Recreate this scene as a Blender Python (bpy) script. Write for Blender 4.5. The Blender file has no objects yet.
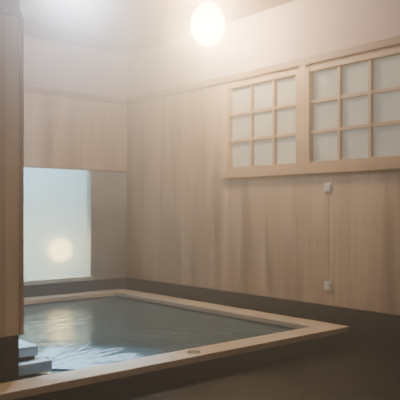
import bpy, bmesh, math, random
from mathutils import Vector
random.seed(4)
C = bpy.context.scene.collection

# ------------------------------------------------------------ helpers
def add_box(bm, a, b):
    x0,y0,z0 = a; x1,y1,z1 = b
    v = [bm.verts.new(p) for p in ((x0,y0,z0),(x1,y0,z0),(x1,y1,z0),(x0,y1,z0),(x0,y0,z1),(x1,y0,z1),(x1,y1,z1),(x0,y1,z1))]
    for f in ((0,3,2,1),(4,5,6,7),(0,1,5,4),(1,2,6,5),(2,3,7,6),(3,0,4,7)):
        bm.faces.new([v[i] for i in f])
def add_prism(bm, pts, z0, z1):
    lo = [bm.verts.new((x,y,z0)) for x,y in pts]; hi = [bm.verts.new((x,y,z1)) for x,y in pts]
    n = len(pts)
    bm.faces.new(lo[::-1]); bm.faces.new(hi)
    for i in range(n): bm.faces.new((lo[i],lo[(i+1)%n],hi[(i+1)%n],hi[i]))
def add_lathe(bm, prof, n=32, c=(0,0,0)):
    rings = []
    for r,z in prof:
        if r < 1e-6: rings.append([bm.verts.new((c[0],c[1],c[2]+z))])
        else: rings.append([bm.verts.new((c[0]+r*math.cos(2*math.pi*k/n), c[1]+r*math.sin(2*math.pi*k/n), c[2]+z)) for k in range(n)])
    for a,b in zip(rings, rings[1:]):
        for k in range(n):
            q = [a[k%len(a)], a[(k+1)%len(a)], b[(k+1)%len(b)], b[k%len(b)]]
            u = []
            for w in q:
                if w not in u: u.append(w)
            if len(u) > 2: bm.faces.new(u)
def obj(name, bm, m, parent=None, bevel=0, smooth=False):
    bmesh.ops.recalc_face_normals(bm, faces=bm.faces)
    me = bpy.data.meshes.new(name); bm.to_mesh(me); bm.free()
    if smooth:
        for p in me.polygons: p.use_smooth = True
    o = bpy.data.objects.new(name, me); C.objects.link(o); me.materials.append(m)
    if parent: o.parent = parent
    if bevel:
        md = o.modifiers.new('bevel','BEVEL'); md.width = bevel; md.segments = 2; md.limit_method = 'ANGLE'
    return o
def boxes(*bs):
    bm = bmesh.new()
    for a,b in bs: add_box(bm,a,b)
    return bm
def struct(name, bm, m, bevel=0):
    o = obj(name, bm, m, None, bevel); o['kind'] = 'structure'; return o
def tag(o, label, cat, group=None, kind=None):
    o['label'] = label; o['category'] = cat
    if group: o['group'] = group
    if kind: o['kind'] = kind
    return o
def thing(name, loc, label, cat, group=None):
    o = bpy.data.objects.new(name, None); C.objects.link(o); o.location = loc
    o.empty_display_size = .1
    return tag(o, label, cat, group)
def dup(root, loc, label):
    r = root.copy(); C.objects.link(r); r.location = loc; r['label'] = label
    for ch in list(root.children):
        c = ch.copy(); C.objects.link(c); c.parent = r
        for g in ch.children:
            d = g.copy(); C.objects.link(d); d.parent = c
    return r

# ------------------------------------------------------------ materials
def new_mat(name):
    m = bpy.data.materials.new(name); m.use_nodes = True
    nt = m.node_tree; b = nt.nodes['Principled BSDF']
    return m, nt, b
def mth(nt, op, a, b=None):
    n = nt.nodes.new('ShaderNodeMath'); n.operation = op
    for i,v in enumerate((a,b)):
        if v is None: continue
        if isinstance(v,(int,float)): n.inputs[i].default_value = v
        else: nt.links.new(v, n.inputs[i])
    return n.outputs[0]
def noise(nt, vec, scale, detail=3, dist=0, rough=.5):
    n = nt.nodes.new('ShaderNodeTexNoise'); n.inputs['Scale'].default_value = scale
    n.inputs['Detail'].default_value = detail; n.inputs['Distortion'].default_value = dist; n.inputs['Roughness'].default_value = rough
    if vec is not None: nt.links.new(vec, n.inputs['Vector'])
    return n.outputs['Fac']
def mapping(nt, vec, scale):
    n = nt.nodes.new('ShaderNodeMapping'); n.inputs['Scale'].default_value = scale
    nt.links.new(vec, n.inputs['Vector']); return n.outputs[0]
def ramp(nt, fac, stops):
    n = nt.nodes.new('ShaderNodeValToRGB'); e = n.color_ramp.elements
    while len(e) < len(stops): e.new(.5)
    for k,(p,c) in enumerate(stops):
        e[k].position = p; e[k].color = (*c,1)
    nt.links.new(fac, n.inputs[0]); return n.outputs[0]
def mulc(nt, a, b, fac=1):
    n = nt.nodes.new('ShaderNodeMix'); n.data_type = 'RGBA'; n.blend_type = 'MULTIPLY'; n.inputs[0].default_value = fac
    nt.links.new(a, n.inputs[6]); nt.links.new(b, n.inputs[7]); return n.outputs[2]
def planks(name, across, along, width, dark, light, rough=.6, stain=.54, groove=.74, gw=.03):
    m, nt, b = new_mat(name)
    tc = nt.nodes.new('ShaderNodeTexCoord').outputs['Object']
    sp = nt.nodes.new('ShaderNodeSeparateXYZ'); nt.links.new(tc, sp.inputs[0])
    u = mth(nt,'DIVIDE', sp.outputs[across], width)
    idx = mth(nt,'FLOOR', u); fr = mth(nt,'FRACT', u)
    wn = nt.nodes.new('ShaderNodeTexWhiteNoise'); wn.noise_dimensions = '1D'; nt.links.new(idx, wn.inputs['W'])
    sc = [12,12,12]; sc[along] = .6
    off = nt.nodes.new('ShaderNodeVectorMath'); off.operation = 'ADD'
    nt.links.new(tc, off.inputs[0]); nt.links.new(wn.outputs['Color'], off.inputs[1])
    grain = noise(nt, mapping(nt, off.outputs[0], sc), 1, 3, .6)
    base = ramp(nt, grain, ((.3,dark),(.7,light)))
    tone = ramp(nt, wn.outputs['Value'], ((0,(.76,.75,.74)),(1,(1.0,1.0,1.0))))
    c = mulc(nt, base, tone)
    sc2 = [5.5,5.5,5.5]; sc2[along] = .45
    st = noise(nt, mapping(nt, tc, sc2), 1, 4, .5)
    c = mulc(nt, c, ramp(nt, st, ((.36,(stain,stain*.97,stain*.94)),(.6,(1,1,1)))))
    d = mth(nt,'MINIMUM', fr, mth(nt,'SUBTRACT',1,fr))
    g = ramp(nt, d, ((0,(groove,)*3),(gw,(1,1,1))))
    c = mulc(nt, c, g)
    nt.links.new(c, b.inputs['Base Color']); b.inputs['Roughness'].default_value = rough
    bp = nt.nodes.new('ShaderNodeBump'); bp.inputs['Strength'].default_value = .3; bp.inputs['Distance'].default_value = .004
    nt.links.new(g, bp.inputs['Height']); nt.links.new(bp.outputs[0], b.inputs['Normal'])
    return m
def grainwood(name, along, dark, light, rough=.5):
    m, nt, b = new_mat(name)
    tc = nt.nodes.new('ShaderNodeTexCoord').outputs['Object']
    sc = [24,24,24]; sc[along] = 1.2
    f = noise(nt, mapping(nt, tc, sc), 1, 4, .9)
    c = mulc(nt, ramp(nt, f, ((.3,dark),(.7,light))), ramp(nt, noise(nt, tc, 2.2, 2), ((.3,(.82,.8,.78)),(.65,(1,1,1)))))
    nt.links.new(c, b.inputs['Base Color']); b.inputs['Roughness'].default_value = rough
    return m
def mottled(name, c0, c1, scale, rough, bump=0, r2=None):
    m, nt, b = new_mat(name)
    tc = nt.nodes.new('ShaderNodeTexCoord').outputs['Object']
    f = noise(nt, tc, scale, 5, .2)
    nt.links.new(ramp(nt, f, ((.35,c0),(.68,c1))), b.inputs['Base Color'])
    b.inputs['Roughness'].default_value = rough
    if bump:
        bp = nt.nodes.new('ShaderNodeBump'); bp.inputs['Strength'].default_value = bump; bp.inputs['Distance'].default_value = .01
        nt.links.new(noise(nt, tc, scale*6, 3), bp.inputs['Height']); nt.links.new(bp.outputs[0], b.inputs['Normal'])
    return m
def tiles(name, c0, c1, mortar, size, rough):
    m, nt, b = new_mat(name)
    tc = nt.nodes.new('ShaderNodeTexCoord').outputs['Object']
    br = nt.nodes.new('ShaderNodeTexBrick'); nt.links.new(tc, br.inputs['Vector'])
    br.inputs['Scale'].default_value = 1; br.inputs['Brick Width'].default_value = size; br.inputs['Row Height'].default_value = size
    br.offset = 0; br.inputs['Mortar Size'].default_value = .006
    br.inputs['Color1'].default_value = (*c0,1); br.inputs['Color2'].default_value = (*c1,1); br.inputs['Mortar'].default_value = (*mortar,1)
    c = mulc(nt, br.outputs['Color'], ramp(nt, noise(nt, tc, 3, 4), ((.3,(.6,.6,.6)),(.7,(1,1,1)))))
    nt.links.new(c, b.inputs['Base Color'])
    nt.links.new(ramp(nt, noise(nt, tc, 2.0, 3), ((.3,(rough*.6,)*3),(.7,(rough,)*3))), b.inputs['Roughness'])
    bp = nt.nodes.new('ShaderNodeBump'); bp.inputs['Strength'].default_value = .2; bp.inputs['Distance'].default_value = .01
    nt.links.new(noise(nt, tc, 40, 3), bp.inputs['Height']); nt.links.new(bp.outputs[0], b.inputs['Normal'])
    return m
def emit(name, col, s):
    m, nt, b = new_mat(name)
    b.inputs['Base Color'].default_value = (.9,.9,.9,1)
    b.inputs['Emission Color'].default_value = (*col,1); b.inputs['Emission Strength'].default_value = s
    return m
def globe_glass(name, col, s, clear=.55):
    # opal glass: glows itself and lets the bulb inside shine through
    m, nt, b = new_mat(name); nt.nodes.remove(b)
    e = nt.nodes.new('ShaderNodeEmission'); e.inputs[0].default_value = (*col,1); e.inputs[1].default_value = s
    t = nt.nodes.new('ShaderNodeBsdfTransparent'); x = nt.nodes.new('ShaderNodeMixShader'); x.inputs[0].default_value = clear
    nt.links.new(e.outputs[0], x.inputs[1]); nt.links.new(t.outputs[0], x.inputs[2]); nt.links.new(x.outputs[0], nt.nodes['Material Output'].inputs[0])
    return m

W0, W1 = (.70,.475,.32), (.87,.65,.47)
M_wall_r = planks('boards_right', 1, 2, .125, W0, W1)
M_wall_b = planks('boards_back', 0, 2, .125, W0, W1)
M_part   = planks('boards_partition', 0, 2, .14, (.88,.66,.46), (.96,.78,.58), groove=.78, stain=.88)
M_ceil   = planks('ceiling_boards', 0, 1, .28, (.21,.105,.095), (.27,.145,.13), stain=.9)
M_plaster= mottled('plaster', (.58,.44,.45), (.66,.52,.53), 1.5, .9)
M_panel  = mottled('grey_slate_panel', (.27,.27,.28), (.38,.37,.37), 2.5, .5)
M_trim_y = grainwood('trim_wood_y', 1, (.26,.15,.10), (.38,.23,.16))
M_trim_x = grainwood('trim_wood_x', 0, (.26,.15,.10), (.38,.23,.16))
M_frame  = grainwood('window_wood', 2, (.52,.33,.21), (.64,.44,.29))
M_rim_x  = grainwood('rim_wood_x', 0, (.80,.60,.45), (.95,.78,.62), .4)
M_rim_y  = grainwood('rim_wood_y', 1, (.80,.60,.45), (.95,.78,.62), .4)
M_darkw  = grainwood('dark_post_wood', 2, (.26,.14,.10), (.38,.22,.16))
M_stone  = mottled('dark_stone', (.003,.003,.004), (.009,.008,.010), 5, .5, .3)
M_floor  = tiles('floor_slate', (.004,.004,.005), (.008,.007,.009), (.003,.003,.003), .6, .5)
M_slab   = mottled('grey_stone', (.36,.44,.49), (.54,.63,.68), 8, .25, .2)
M_white  = mottled('white_plastic', (.86,.84,.80), (.90,.88,.85), 3, .4)
M_steel  = mottled('brushed_metal', (.22,.20,.18), (.3,.28,.26), 12, .35); M_steel.node_tree.nodes['Principled BSDF'].inputs['Metallic'].default_value = .9
M_alu    = mottled('window_metal', (.28,.30,.32), (.36,.38,.40), 6, .3)
M_sill   = mottled('pale_sill', (.62,.66,.68), (.74,.78,.8), 6, .3)
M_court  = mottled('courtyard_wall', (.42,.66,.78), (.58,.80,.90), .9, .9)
M_gravel = mottled('courtyard_gravel', (.45,.50,.52), (.65,.70,.72), 30, .9, .5)
M_warm   = globe_glass('warm_globe', (1,.66,.25), 70)
M_fill_globe  = emit('fill_globe', (1,.72,.45), 210)  # glow for the added fill globe out of view
M_cool   = globe_glass('cool_globe', (.84,.84,1), 20)
M_garden = globe_glass('garden_globe', (1,.70,.30), 800, .0)

# frosted pane: translucent + diffuse
m, nt, b = new_mat('frosted_glass'); M_frost = m
nt.nodes.remove(b)
out = nt.nodes['Material Output']
tr = nt.nodes.new('ShaderNodeBsdfTranslucent'); tr.inputs[0].default_value = (.84,.83,.79,1)
df = nt.nodes.new('ShaderNodeBsdfDiffuse')
mx = nt.nodes.new('ShaderNodeMixShader'); mx.inputs[0].default_value = .45
tcn = nt.nodes.new('ShaderNodeTexCoord').outputs['Object']
nt.links.new(ramp(nt, noise(nt, tcn, 2.5, 3), ((.3,(.66,.65,.62)),(.7,(.83,.82,.78)))), df.inputs[0])
nt.links.new(df.outputs[0], mx.inputs[1]); nt.links.new(tr.outputs[0], mx.inputs[2]); nt.links.new(mx.outputs[0], out.inputs[0])
# steamed glass: partly clear, partly wide blur
m, nt, b = new_mat('steamed_glass'); M_glass = m
nt.nodes.remove(b); out = nt.nodes['Material Output']
def refr(rg):
    r_ = nt.nodes.new('ShaderNodeBsdfRefraction'); r_.inputs['IOR'].default_value = 1.45; r_.inputs['Roughness'].default_value = rg; return r_
def mix(f, a, c):
    x = nt.nodes.new('ShaderNodeMixShader'); x.inputs[0].default_value = f
    nt.links.new(a.outputs[0], x.inputs[1]); nt.links.new(c.outputs[0], x.inputs[2]); return x
tl = nt.nodes.new('ShaderNodeBsdfTranslucent'); tl.inputs[0].default_value = (.74,.92,1,1)
gl = nt.nodes.new('ShaderNodeBsdfGlossy'); gl.inputs['Roughness'].default_value = .12
x = mix(.05, mix(.015, mix(.40, refr(.15), refr(.33)), tl), gl)
nt.links.new(x.outputs[0], out.inputs[0])
# water
m, nt, b = new_mat('bath_water'); M_water = m
tcn = nt.nodes.new('ShaderNodeTexCoord').outputs['Object']
nt.links.new(ramp(nt, noise(nt, tcn, 1.6, 4, .5), ((.35,(.05,.11,.14)),(.7,(.09,.17,.205)))), b.inputs['Base Color'])
b.inputs['Roughness'].default_value = .16; b.inputs['IOR'].default_value = 1.33
bp = nt.nodes.new('ShaderNodeBump'); bp.inputs['Strength'].default_value = .26; bp.inputs['Distance'].default_value = .03
nt.links.new(noise(nt, mapping(nt, tcn, (1,1,1)), 8, 3, .3), bp.inputs['Height']); nt.links.new(bp.outputs[0], b.inputs['Normal'])
# foam, with bluish glints of the water put into its colour
m, nt, b = new_mat('foam_and_glints'); M_foam_glint = m
b.inputs['Base Color'].default_value = (.72,.91,1,1); b.inputs['Roughness'].default_value = .15
tcn = nt.nodes.new('ShaderNodeTexCoord').outputs['Object']
nt.links.new(ramp(nt, noise(nt, tcn, 16, 3), ((.35,(.4,)*3),(.60,(.97,)*3))), b.inputs['Alpha'])

# ------------------------------------------------------------ setting
XL, YF, H = -6.4, -9.0, 3.28
BX0, BX1, BY0, BY1 = -4.3, -.17, -3.74, -.12      # outer edge of the bath rim
RW = .22; RT = .17
T = .14
struct('floor', boxes(((XL,YF,-.1),(0,BY0,0)), ((XL,BY0,-.1),(BX0,0,0))), M_floor)
struct('ceiling', boxes(((XL-T,YF-T,H),(T,T,H+.1))), M_ceil)
# right wall, wooden boards to 2.65 with the window openings
WZ0, WZ1 = 1.62, 2.585
struct('wall_right', boxes(((0,YF,-.6),(T,0,WZ0)), ((0,-1.99,WZ0),(T,0,2.66)), ((0,-3.12,WZ0),(T,-3.04,2.66)),
    ((0,YF,WZ0),(T,-4.22,2.66)), ((0,-4.22,WZ1),(T,-1.99,2.66))), M_wall_r)
struct('wall_right_upper', boxes(((0,YF,2.66),(T,0,H))), M_plaster)
OX0, OX1, OZ0, OZ1 = -2.9, -.54, .32, 1.72
# beside the opening the wall steps back as a dim slate strip down to the stone base
struct('wall_back', boxes(((XL-T,0,-.6),(T,T,OZ0)), ((XL-T,0,OZ0),(OX0,T,2.66)), ((OX0,0,OZ1),(T,T,2.66))), M_wall_b)
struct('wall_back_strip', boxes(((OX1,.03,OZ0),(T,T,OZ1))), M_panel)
struct('wall_back_upper', boxes(((XL-T,0,2.66),(T,T,H))), M_plaster)
struct('wall_left', boxes(((XL-T,YF,-.1),(XL,0,H))), M_wall_r)
struct('wall_front', boxes(((XL-T,YF-T,-.1),(T,YF,H))), M_wall_b)
struct('trim_1', boxes(((-.035,YF,2.615),(0,0,2.685))), M_trim_y, .004)
struct('trim_2', boxes(((XL,-.035,2.615),(-.035,0,2.685))), M_trim_x, .004)
struct('baseboard_right', boxes(((-.025,YF,0),(0,0,.30))), M_stone, .004)
struct('baseboard_back', boxes(((XL,-.025,0),(-.025,0,.30))), M_stone, .004)

def lattice_window(n, y0, y1):
    r = bpy.data.objects.new('window_%d'%n, None); C.objects.link(r); r.location = (0,(y0+y1)/2,WZ0); r['kind'] = 'structure'
    w = (y1-y0)/2; h = WZ1-WZ0; f = .045
    obj('frame', boxes(((-.035,-w,0),(.07,-w+f,h)), ((-.035,w-f,0),(.07,w,h)), ((-.03,-w+f,0),(.07,w-f,f)), ((-.03,-w+f,h-f),(.07,w-f,h))), M_frame, r, .003)
    bm = bmesh.new(); mt = .015
    for k in (1,2):
        y = -w+f+(2*w-2*f)*k/3; add_box(bm, (-.012,y-mt,f),(.02,y+mt,h-f))
        z = f+(h-2*f)*k/3
        for j in range(3):
            a = -w+f+(2*w-2*f)*j/3 + (mt if j else 0); c = -w+f+(2*w-2*f)*(j+1)/3 - (mt if j<2 else 0)
            add_box(bm, (-.008,a,z-mt),(.018,c,z+mt))
    obj('muntins', bm, M_frame, r)
    obj('frosted_panes', boxes(((.022,-w+f,f),(.028,w-f,h-f))), M_frost, r)
lattice_window(2, -3.04, -1.99); lattice_window(3, -4.22, -3.12)
struct('trim_3', boxes(((-.045,-4.30,WZ0-.07),(0,-1.94,WZ0))), M_frame, .004)
struct('trim_4', boxes(((-.037,-3.12,WZ0),(-.0,-3.04,2.614))), M_frame, .002)

# big steamed window on the back wall
r = bpy.data.objects.new('window_1', None); C.objects.link(r); r.location = ((OX0+OX1)/2, 0, OZ0); r['kind'] = 'structure'
w = (OX1-OX0)/2; h = OZ1-OZ0; f = .008
obj('frame', boxes(((-w,.012,0),(-w+f,.10,h)), ((w-f,.012,0),(w,.10,h)), ((-w+f,.012,h-f),(w-f,.10,h))), M_alu, r, .002)
obj('sill', boxes(((-w,-.04,-.02),(w,.10,.03))), M_sill, r, .004)
obj('glass', boxes(((-w+f,.022,.03),(w-f,.028,h-f))), M_glass, r)
# courtyard beyond the glass
struct('wall_courtyard', boxes(((-5.5,2.4,-.6),(2.4,2.5,4)), ((2.4,.2,-.6),(2.5,2.5,4)), ((-5.6,.2,-.6),(-5.5,2.5,4))), M_court)
struct('floor_courtyard', boxes(((-5.5,T,-.1),(2.4,2.4,0))), M_gravel)

# ------------------------------------------------------------ bath
bc = (-2.2, -1.9, 0)
bath = thing('sunken_bath', bc, 'large dark stone bath with pale wooden rim filled with steaming water', 'bath')
def L(x,y): return (x-bc[0], y-bc[1])
def lb(a,b): return ((a[0]-bc[0],a[1]-bc[1],a[2]),(b[0]-bc[0],b[1]-bc[1],b[2]))
s = .03
ix0,ix1,iy0,iy1 = BX0+RW, BX1-RW-.03, BY0+RW, BY1-RW
obj('tub', boxes(lb((BX0+s,BY0+s,-.55),(BX1-s,iy0-.02,RT-.05)), lb((BX0+s,iy1+.02,-.55),(BX1-s,BY1-s,RT-.05)),
    lb((BX0+s,iy0-.02,-.55),(ix0-.02,iy1+.02,RT-.05)), lb((ix1+.02,iy0-.02,-.55),(BX1-s,iy1+.02,RT-.05)), lb((ix0-.02,iy0-.02,-.6),(ix1+.02,iy1+.02,-.55))), M_stone, bath)
obj('ledge', boxes(lb((BX1-s,BY0+s,-.5),(-.026,-.026,RT-.03)), lb((BX0+s,BY1-s,-.5),(BX1-s,-.026,RT-.03))), M_stone, bath)
g = .002
def board(pts, m):
    bm = bmesh.new(); add_prism(bm, [L(*p) for p in pts], RT-.05, RT); return obj('rim_board', bm, m, bath, .006)
board([(BX0+g,BY0),(BX1-g,BY0),(ix1-g,iy0),(ix0+g,iy0)], M_rim_x)
board([(ix0+g,iy1),(ix1-g,iy1),(BX1-g,BY1),(BX0+g,BY1)], M_rim_x)
board([(ix1,iy0+g),(BX1,BY0+g),(BX1,BY1-g),(ix1,iy1-g)], M_rim_y)
board([(BX0,BY0+g),(ix0,iy0+g),(ix0,iy1-g),(BX0,BY1-g)], M_rim_y)
# water with gentle real ripples
WL = .11
bm = bmesh.new(); nx, ny = 200, 170; e = .018
grid = []
for j in range(ny+1):
    row = []
    for i in range(nx+1):
        x = ix0-e+(ix1-ix0+2*e)*i/nx; y = iy0-e+(iy1-iy0+2*e)*j/ny
        d = math.hypot(x+2.75, y+3.1)
        z = .005*math.exp(-d*1.8)*math.sin(d*30) + .0007*math.sin(7*x+3*y)+.0006*math.sin(-5*x+9*y+1)
        row.append(bm.verts.new((x,y,WL+z)))
    grid.append(row)
for j in range(ny):
    for i in range(nx): bm.faces.new((grid[j][i],grid[j][i+1],grid[j+1][i+1],grid[j+1][i]))
tag(obj('bath_water', bm, M_water, smooth=True), 'dark rippling hot water filling the wooden rimmed bath', 'water', kind='stuff')

# round cap on the rim
dc = thing('drain_cap', (-1.88,-3.63,RT), 'small round metal cap set in the front wooden rim of the bath', 'drain cap')
bm = bmesh.new(); add_lathe(bm, [(0,.001),(.036,.001),(.042,.004),(.05,.004),(.054,0)], 32); obj('ring', bm, M_steel, dc, smooth=False)
bm = bmesh.new(); add_lathe(bm, [(0,.006),(.028,.005),(.034,.002)], 32); obj('lid', bm, M_steel, dc)

# ------------------------------------------------------------ partition on the left
pl = (-3.5,-3.37,0)
pt = thing('partition_screen', pl, 'tall pale wooden board partition on dark stone footing at the left edge', 'partition')
obj('board_panel', boxes(((-.4,-.05,.42),(.375,.05,2.40))), M_part, pt, .004)
obj('edge_batten', boxes(((.376,-.058,.42),(.402,.058,2.40))), M_frame, pt, .003)
obj('stone_footing', boxes(((-.38,-.06,-.548),(.37,.06,.419))), M_stone, pt, .006)
obj('upper_post', boxes(((-.4,-.035,2.401),(.385,.035,H-.002))), M_darkw, pt, .004)
obj('cap_rail', boxes(((-.4,-.065,2.401),(.392,-.036,2.44)),), M_darkw, pt, .003)

# ------------------------------------------------------------ spout
sp = thing('water_inlet', (-3.0,-3.05,0), 'stacked pale grey stone water inlet spilling into the bath beside the partition', 'water inlet')
obj('upper_slab', boxes(((-.12,-.16,.222),(.11,.22,.29))), M_slab, sp, .008)
obj('support_block', boxes(((-.12,-.14,-.548),(.06,.19,.199)), ((-.12,-.13,.200),(.10,.19,.221))), M_stone, sp, .004)
obj('lower_slab', boxes(((-.10,-.245,.125),(.17,-.142,.199)), ((.062,-.141,.125),(.20,.2,.199))), M_slab, sp, .008)

# splash and bright water highlights, both modelled as pale radiating streaks
bm = bmesh.new()
cx, cy = -2.93, -3.10
for k in range(110):
    a = math.radians(random.uniform(-40, 50)); r0 = random.uniform(.16,.34); r1 = r0 + random.uniform(.15,.64)
    wd = random.uniform(.006,.020); bend = random.uniform(-.15,.15); prev = None; n = 8
    for i in range(n+1):
        t = i/n; rr = r0+(r1-r0)*t; aa = a+bend*t
        hw = wd*math.sin(math.pi*min(1,t*.9+.1))+.001
        px, py = cx+rr*math.cos(aa), cy+rr*math.sin(aa); nxn, nyn = -math.sin(aa), math.cos(aa)
        z = WL+.009+.003*math.sin(5*t+k)
        if py < iy0+.03: py = iy0+.03
        A = bm.verts.new((px+nxn*hw, py+nyn*hw, z)); B = bm.verts.new((px,py,z+.004)); D = bm.verts.new((px-nxn*hw, py-nyn*hw, z))
        if prev:
            bm.faces.new((prev[0],prev[1],B,A)); bm.faces.new((prev[1],prev[2],D,B))
        prev = (A,B,D)
tag(obj('splash_glint_streaks', bm, M_foam_glint, smooth=True), 'white streaks of foam and painted water glints fanning over the water below the stone inlet', 'splash', kind='stuff')

# ------------------------------------------------------------ lamps
def globe_lamp(loc, label, m, rr=.12, tall=1.0, bulb=None):
    t = thing('ceiling_lamp', loc, label, 'lamp')
    bm = bmesh.new(); add_lathe(bm, [(0,0),(.05,0),(.055,-.01),(.04,-.018),(0,-.018)], 32); obj('base_plate', bm, M_white, t)
    d = -.019
    bm = bmesh.new(); pr = [(rr*math.sin(math.pi*i/16), d+.01-rr*tall+rr*tall*math.cos(math.pi*i/16)) for i in range(17)]
    pr[0] = (0,pr[0][1]); pr[-1] = (0,pr[-1][1]); pr = [(a,min(b,d)) for a,b in pr]
    add_lathe(bm, pr, 32); obj('glass_globe', bm, m, t, smooth=True)
    if bulb:
        l = bpy.data.lights.new('bulb','POINT'); l.energy = bulb[0]; l.color = bulb[1]; l.shadow_soft_size = bulb[2]
        o = bpy.data.objects.new('bulb', l); C.objects.link(o); o.location = (loc[0],loc[1],loc[2]-.03-rr*tall)
    return t
globe_lamp((-.62,-2.35,H), 'warm glowing globe lamp on the ceiling near the lattice windows', M_warm, .17, 1.25, (660,(1,.68,.34),.12))
globe_lamp((-2.08,-2.28,H), 'cool bluish ceiling lamp at the top left edge', M_cool, .12, 1, (360,(.84,.87,1),.05))
globe_lamp((-4.3,-6.0,H), 'unseen warm globe added on the ceiling beside the viewer as fill light', M_fill_globe)  # extra globe added out of view to brighten the partition and near room
gl_ = thing('garden_lamp', (-.59,.75,0), 'glowing round lamp seen through the steamed window of the back wall', 'lamp')
bm = bmesh.new(); add_lathe(bm, [(0,0),(.07,0),(.07,.03),(.02,.05),(.015,.46),(.05,.48),(.05,.488),(0,.488)], 24); obj('stand', bm, M_white, gl_)
bm = bmesh.new(); add_lathe(bm, [(0 if i in (0,16) else .16*math.sin(math.pi*i/16), .649-.16*math.cos(math.pi*i/16)) for i in range(17)], 32); obj('globe', bm, M_garden, gl_, smooth=True)

# ------------------------------------------------------------ wall boxes
def outlet(z, label):
    t = thing('wall_outlet', (0,-3.37,z), label, 'outlet')
    obj('cover_plate', boxes(((-.010,-.045,-.045),(0,.045,.045))), M_white, t, .004)
    obj('hood', boxes(((-.020,-.032,-.03),(-.0105,.032,.034))), M_white, t, .004)
    return t
o1 = outlet(1.41, 'small white wall box just under the lattice window sill')
o2 = dup(o1, (0,-3.37,.48), 'small white wall box low on the boards above the dark stone base')
cd = obj('line', boxes(((-.003,-3.382,.526),(0,-3.374,1.364))), M_frame, None, .001)  # thin raised wood-toned strip between the two boxes
tag(cd, 'thin wood toned conduit running between the two white wall boxes', 'line')

# ------------------------------------------------------------ light
def area(loc, rot, sx, sy, e, col):
    l = bpy.data.lights.new('daylight','AREA'); l.shape = 'RECTANGLE'; l.size = sx; l.size_y = sy; l.energy = e; l.color = col
    o = bpy.data.objects.new('daylight', l); C.objects.link(o); o.location = loc; o.rotation_euler = rot
area((-1.4,1.5,2.7), (math.radians(20),0,0), 5, 1.2, 600, (.50,.82,1))
area((.7,-3.1,2.2), (0,math.radians(90),0), 1.4, 3.0, 38, (1,.98,.94))
l = bpy.data.lights.new('splash_fill_spot','SPOT'); l.energy = 2400; l.color = (.56,.80,1); l.spot_size = math.radians(27); l.spot_blend = .9; l.shadow_soft_size = .06  # cool spot added to brighten the inlet and streaks, no fitting there
o = bpy.data.objects.new('splash_fill_spot', l); C.objects.link(o); o.location = (-3.3,-2.2,3.2)
o.rotation_euler = (Vector((-2.58,-3.12,.1))-o.location).to_track_quat('-Z','Y').to_euler()
# steam fills the whole room
wd = bpy.data.worlds.new('steam'); bpy.context.scene.world = wd; wd.use_nodes = True
nt = wd.node_tree; nt.nodes['Background'].inputs[0].default_value = (.6,.7,.8,1); nt.nodes['Background'].inputs[1].default_value = .3
v1 = nt.nodes.new('ShaderNodeVolumeScatter'); v1.inputs['Color'].default_value = (1,.89,.88,1); v1.inputs['Density'].default_value = .06
v1.inputs['Anisotropy'].default_value = .2
v2 = nt.nodes.new('ShaderNodeVolumeScatter'); v2.inputs['Color'].default_value = (1,.92,.86,1); v2.inputs['Density'].default_value = .11
v2.inputs['Anisotropy'].default_value = .9
ad = nt.nodes.new('ShaderNodeAddShader'); nt.links.new(v1.outputs[0], ad.inputs[0]); nt.links.new(v2.outputs[0], ad.inputs[1])
nt.links.new(ad.outputs[0], nt.nodes['World Output'].inputs['Volume'])

# ------------------------------------------------------------ camera
cam = bpy.data.cameras.new('camera'); co = bpy.data.objects.new('camera', cam); C.objects.link(co)
cam.sensor_width = 36; cam.lens = 643/400*36; cam.shift_y = 10/400; cam.clip_start = .05
co.location = (-4.88,-7.20,1.2); co.rotation_euler = (math.radians(90),0,-math.radians(40.6))
bpy.context.scene.camera = co
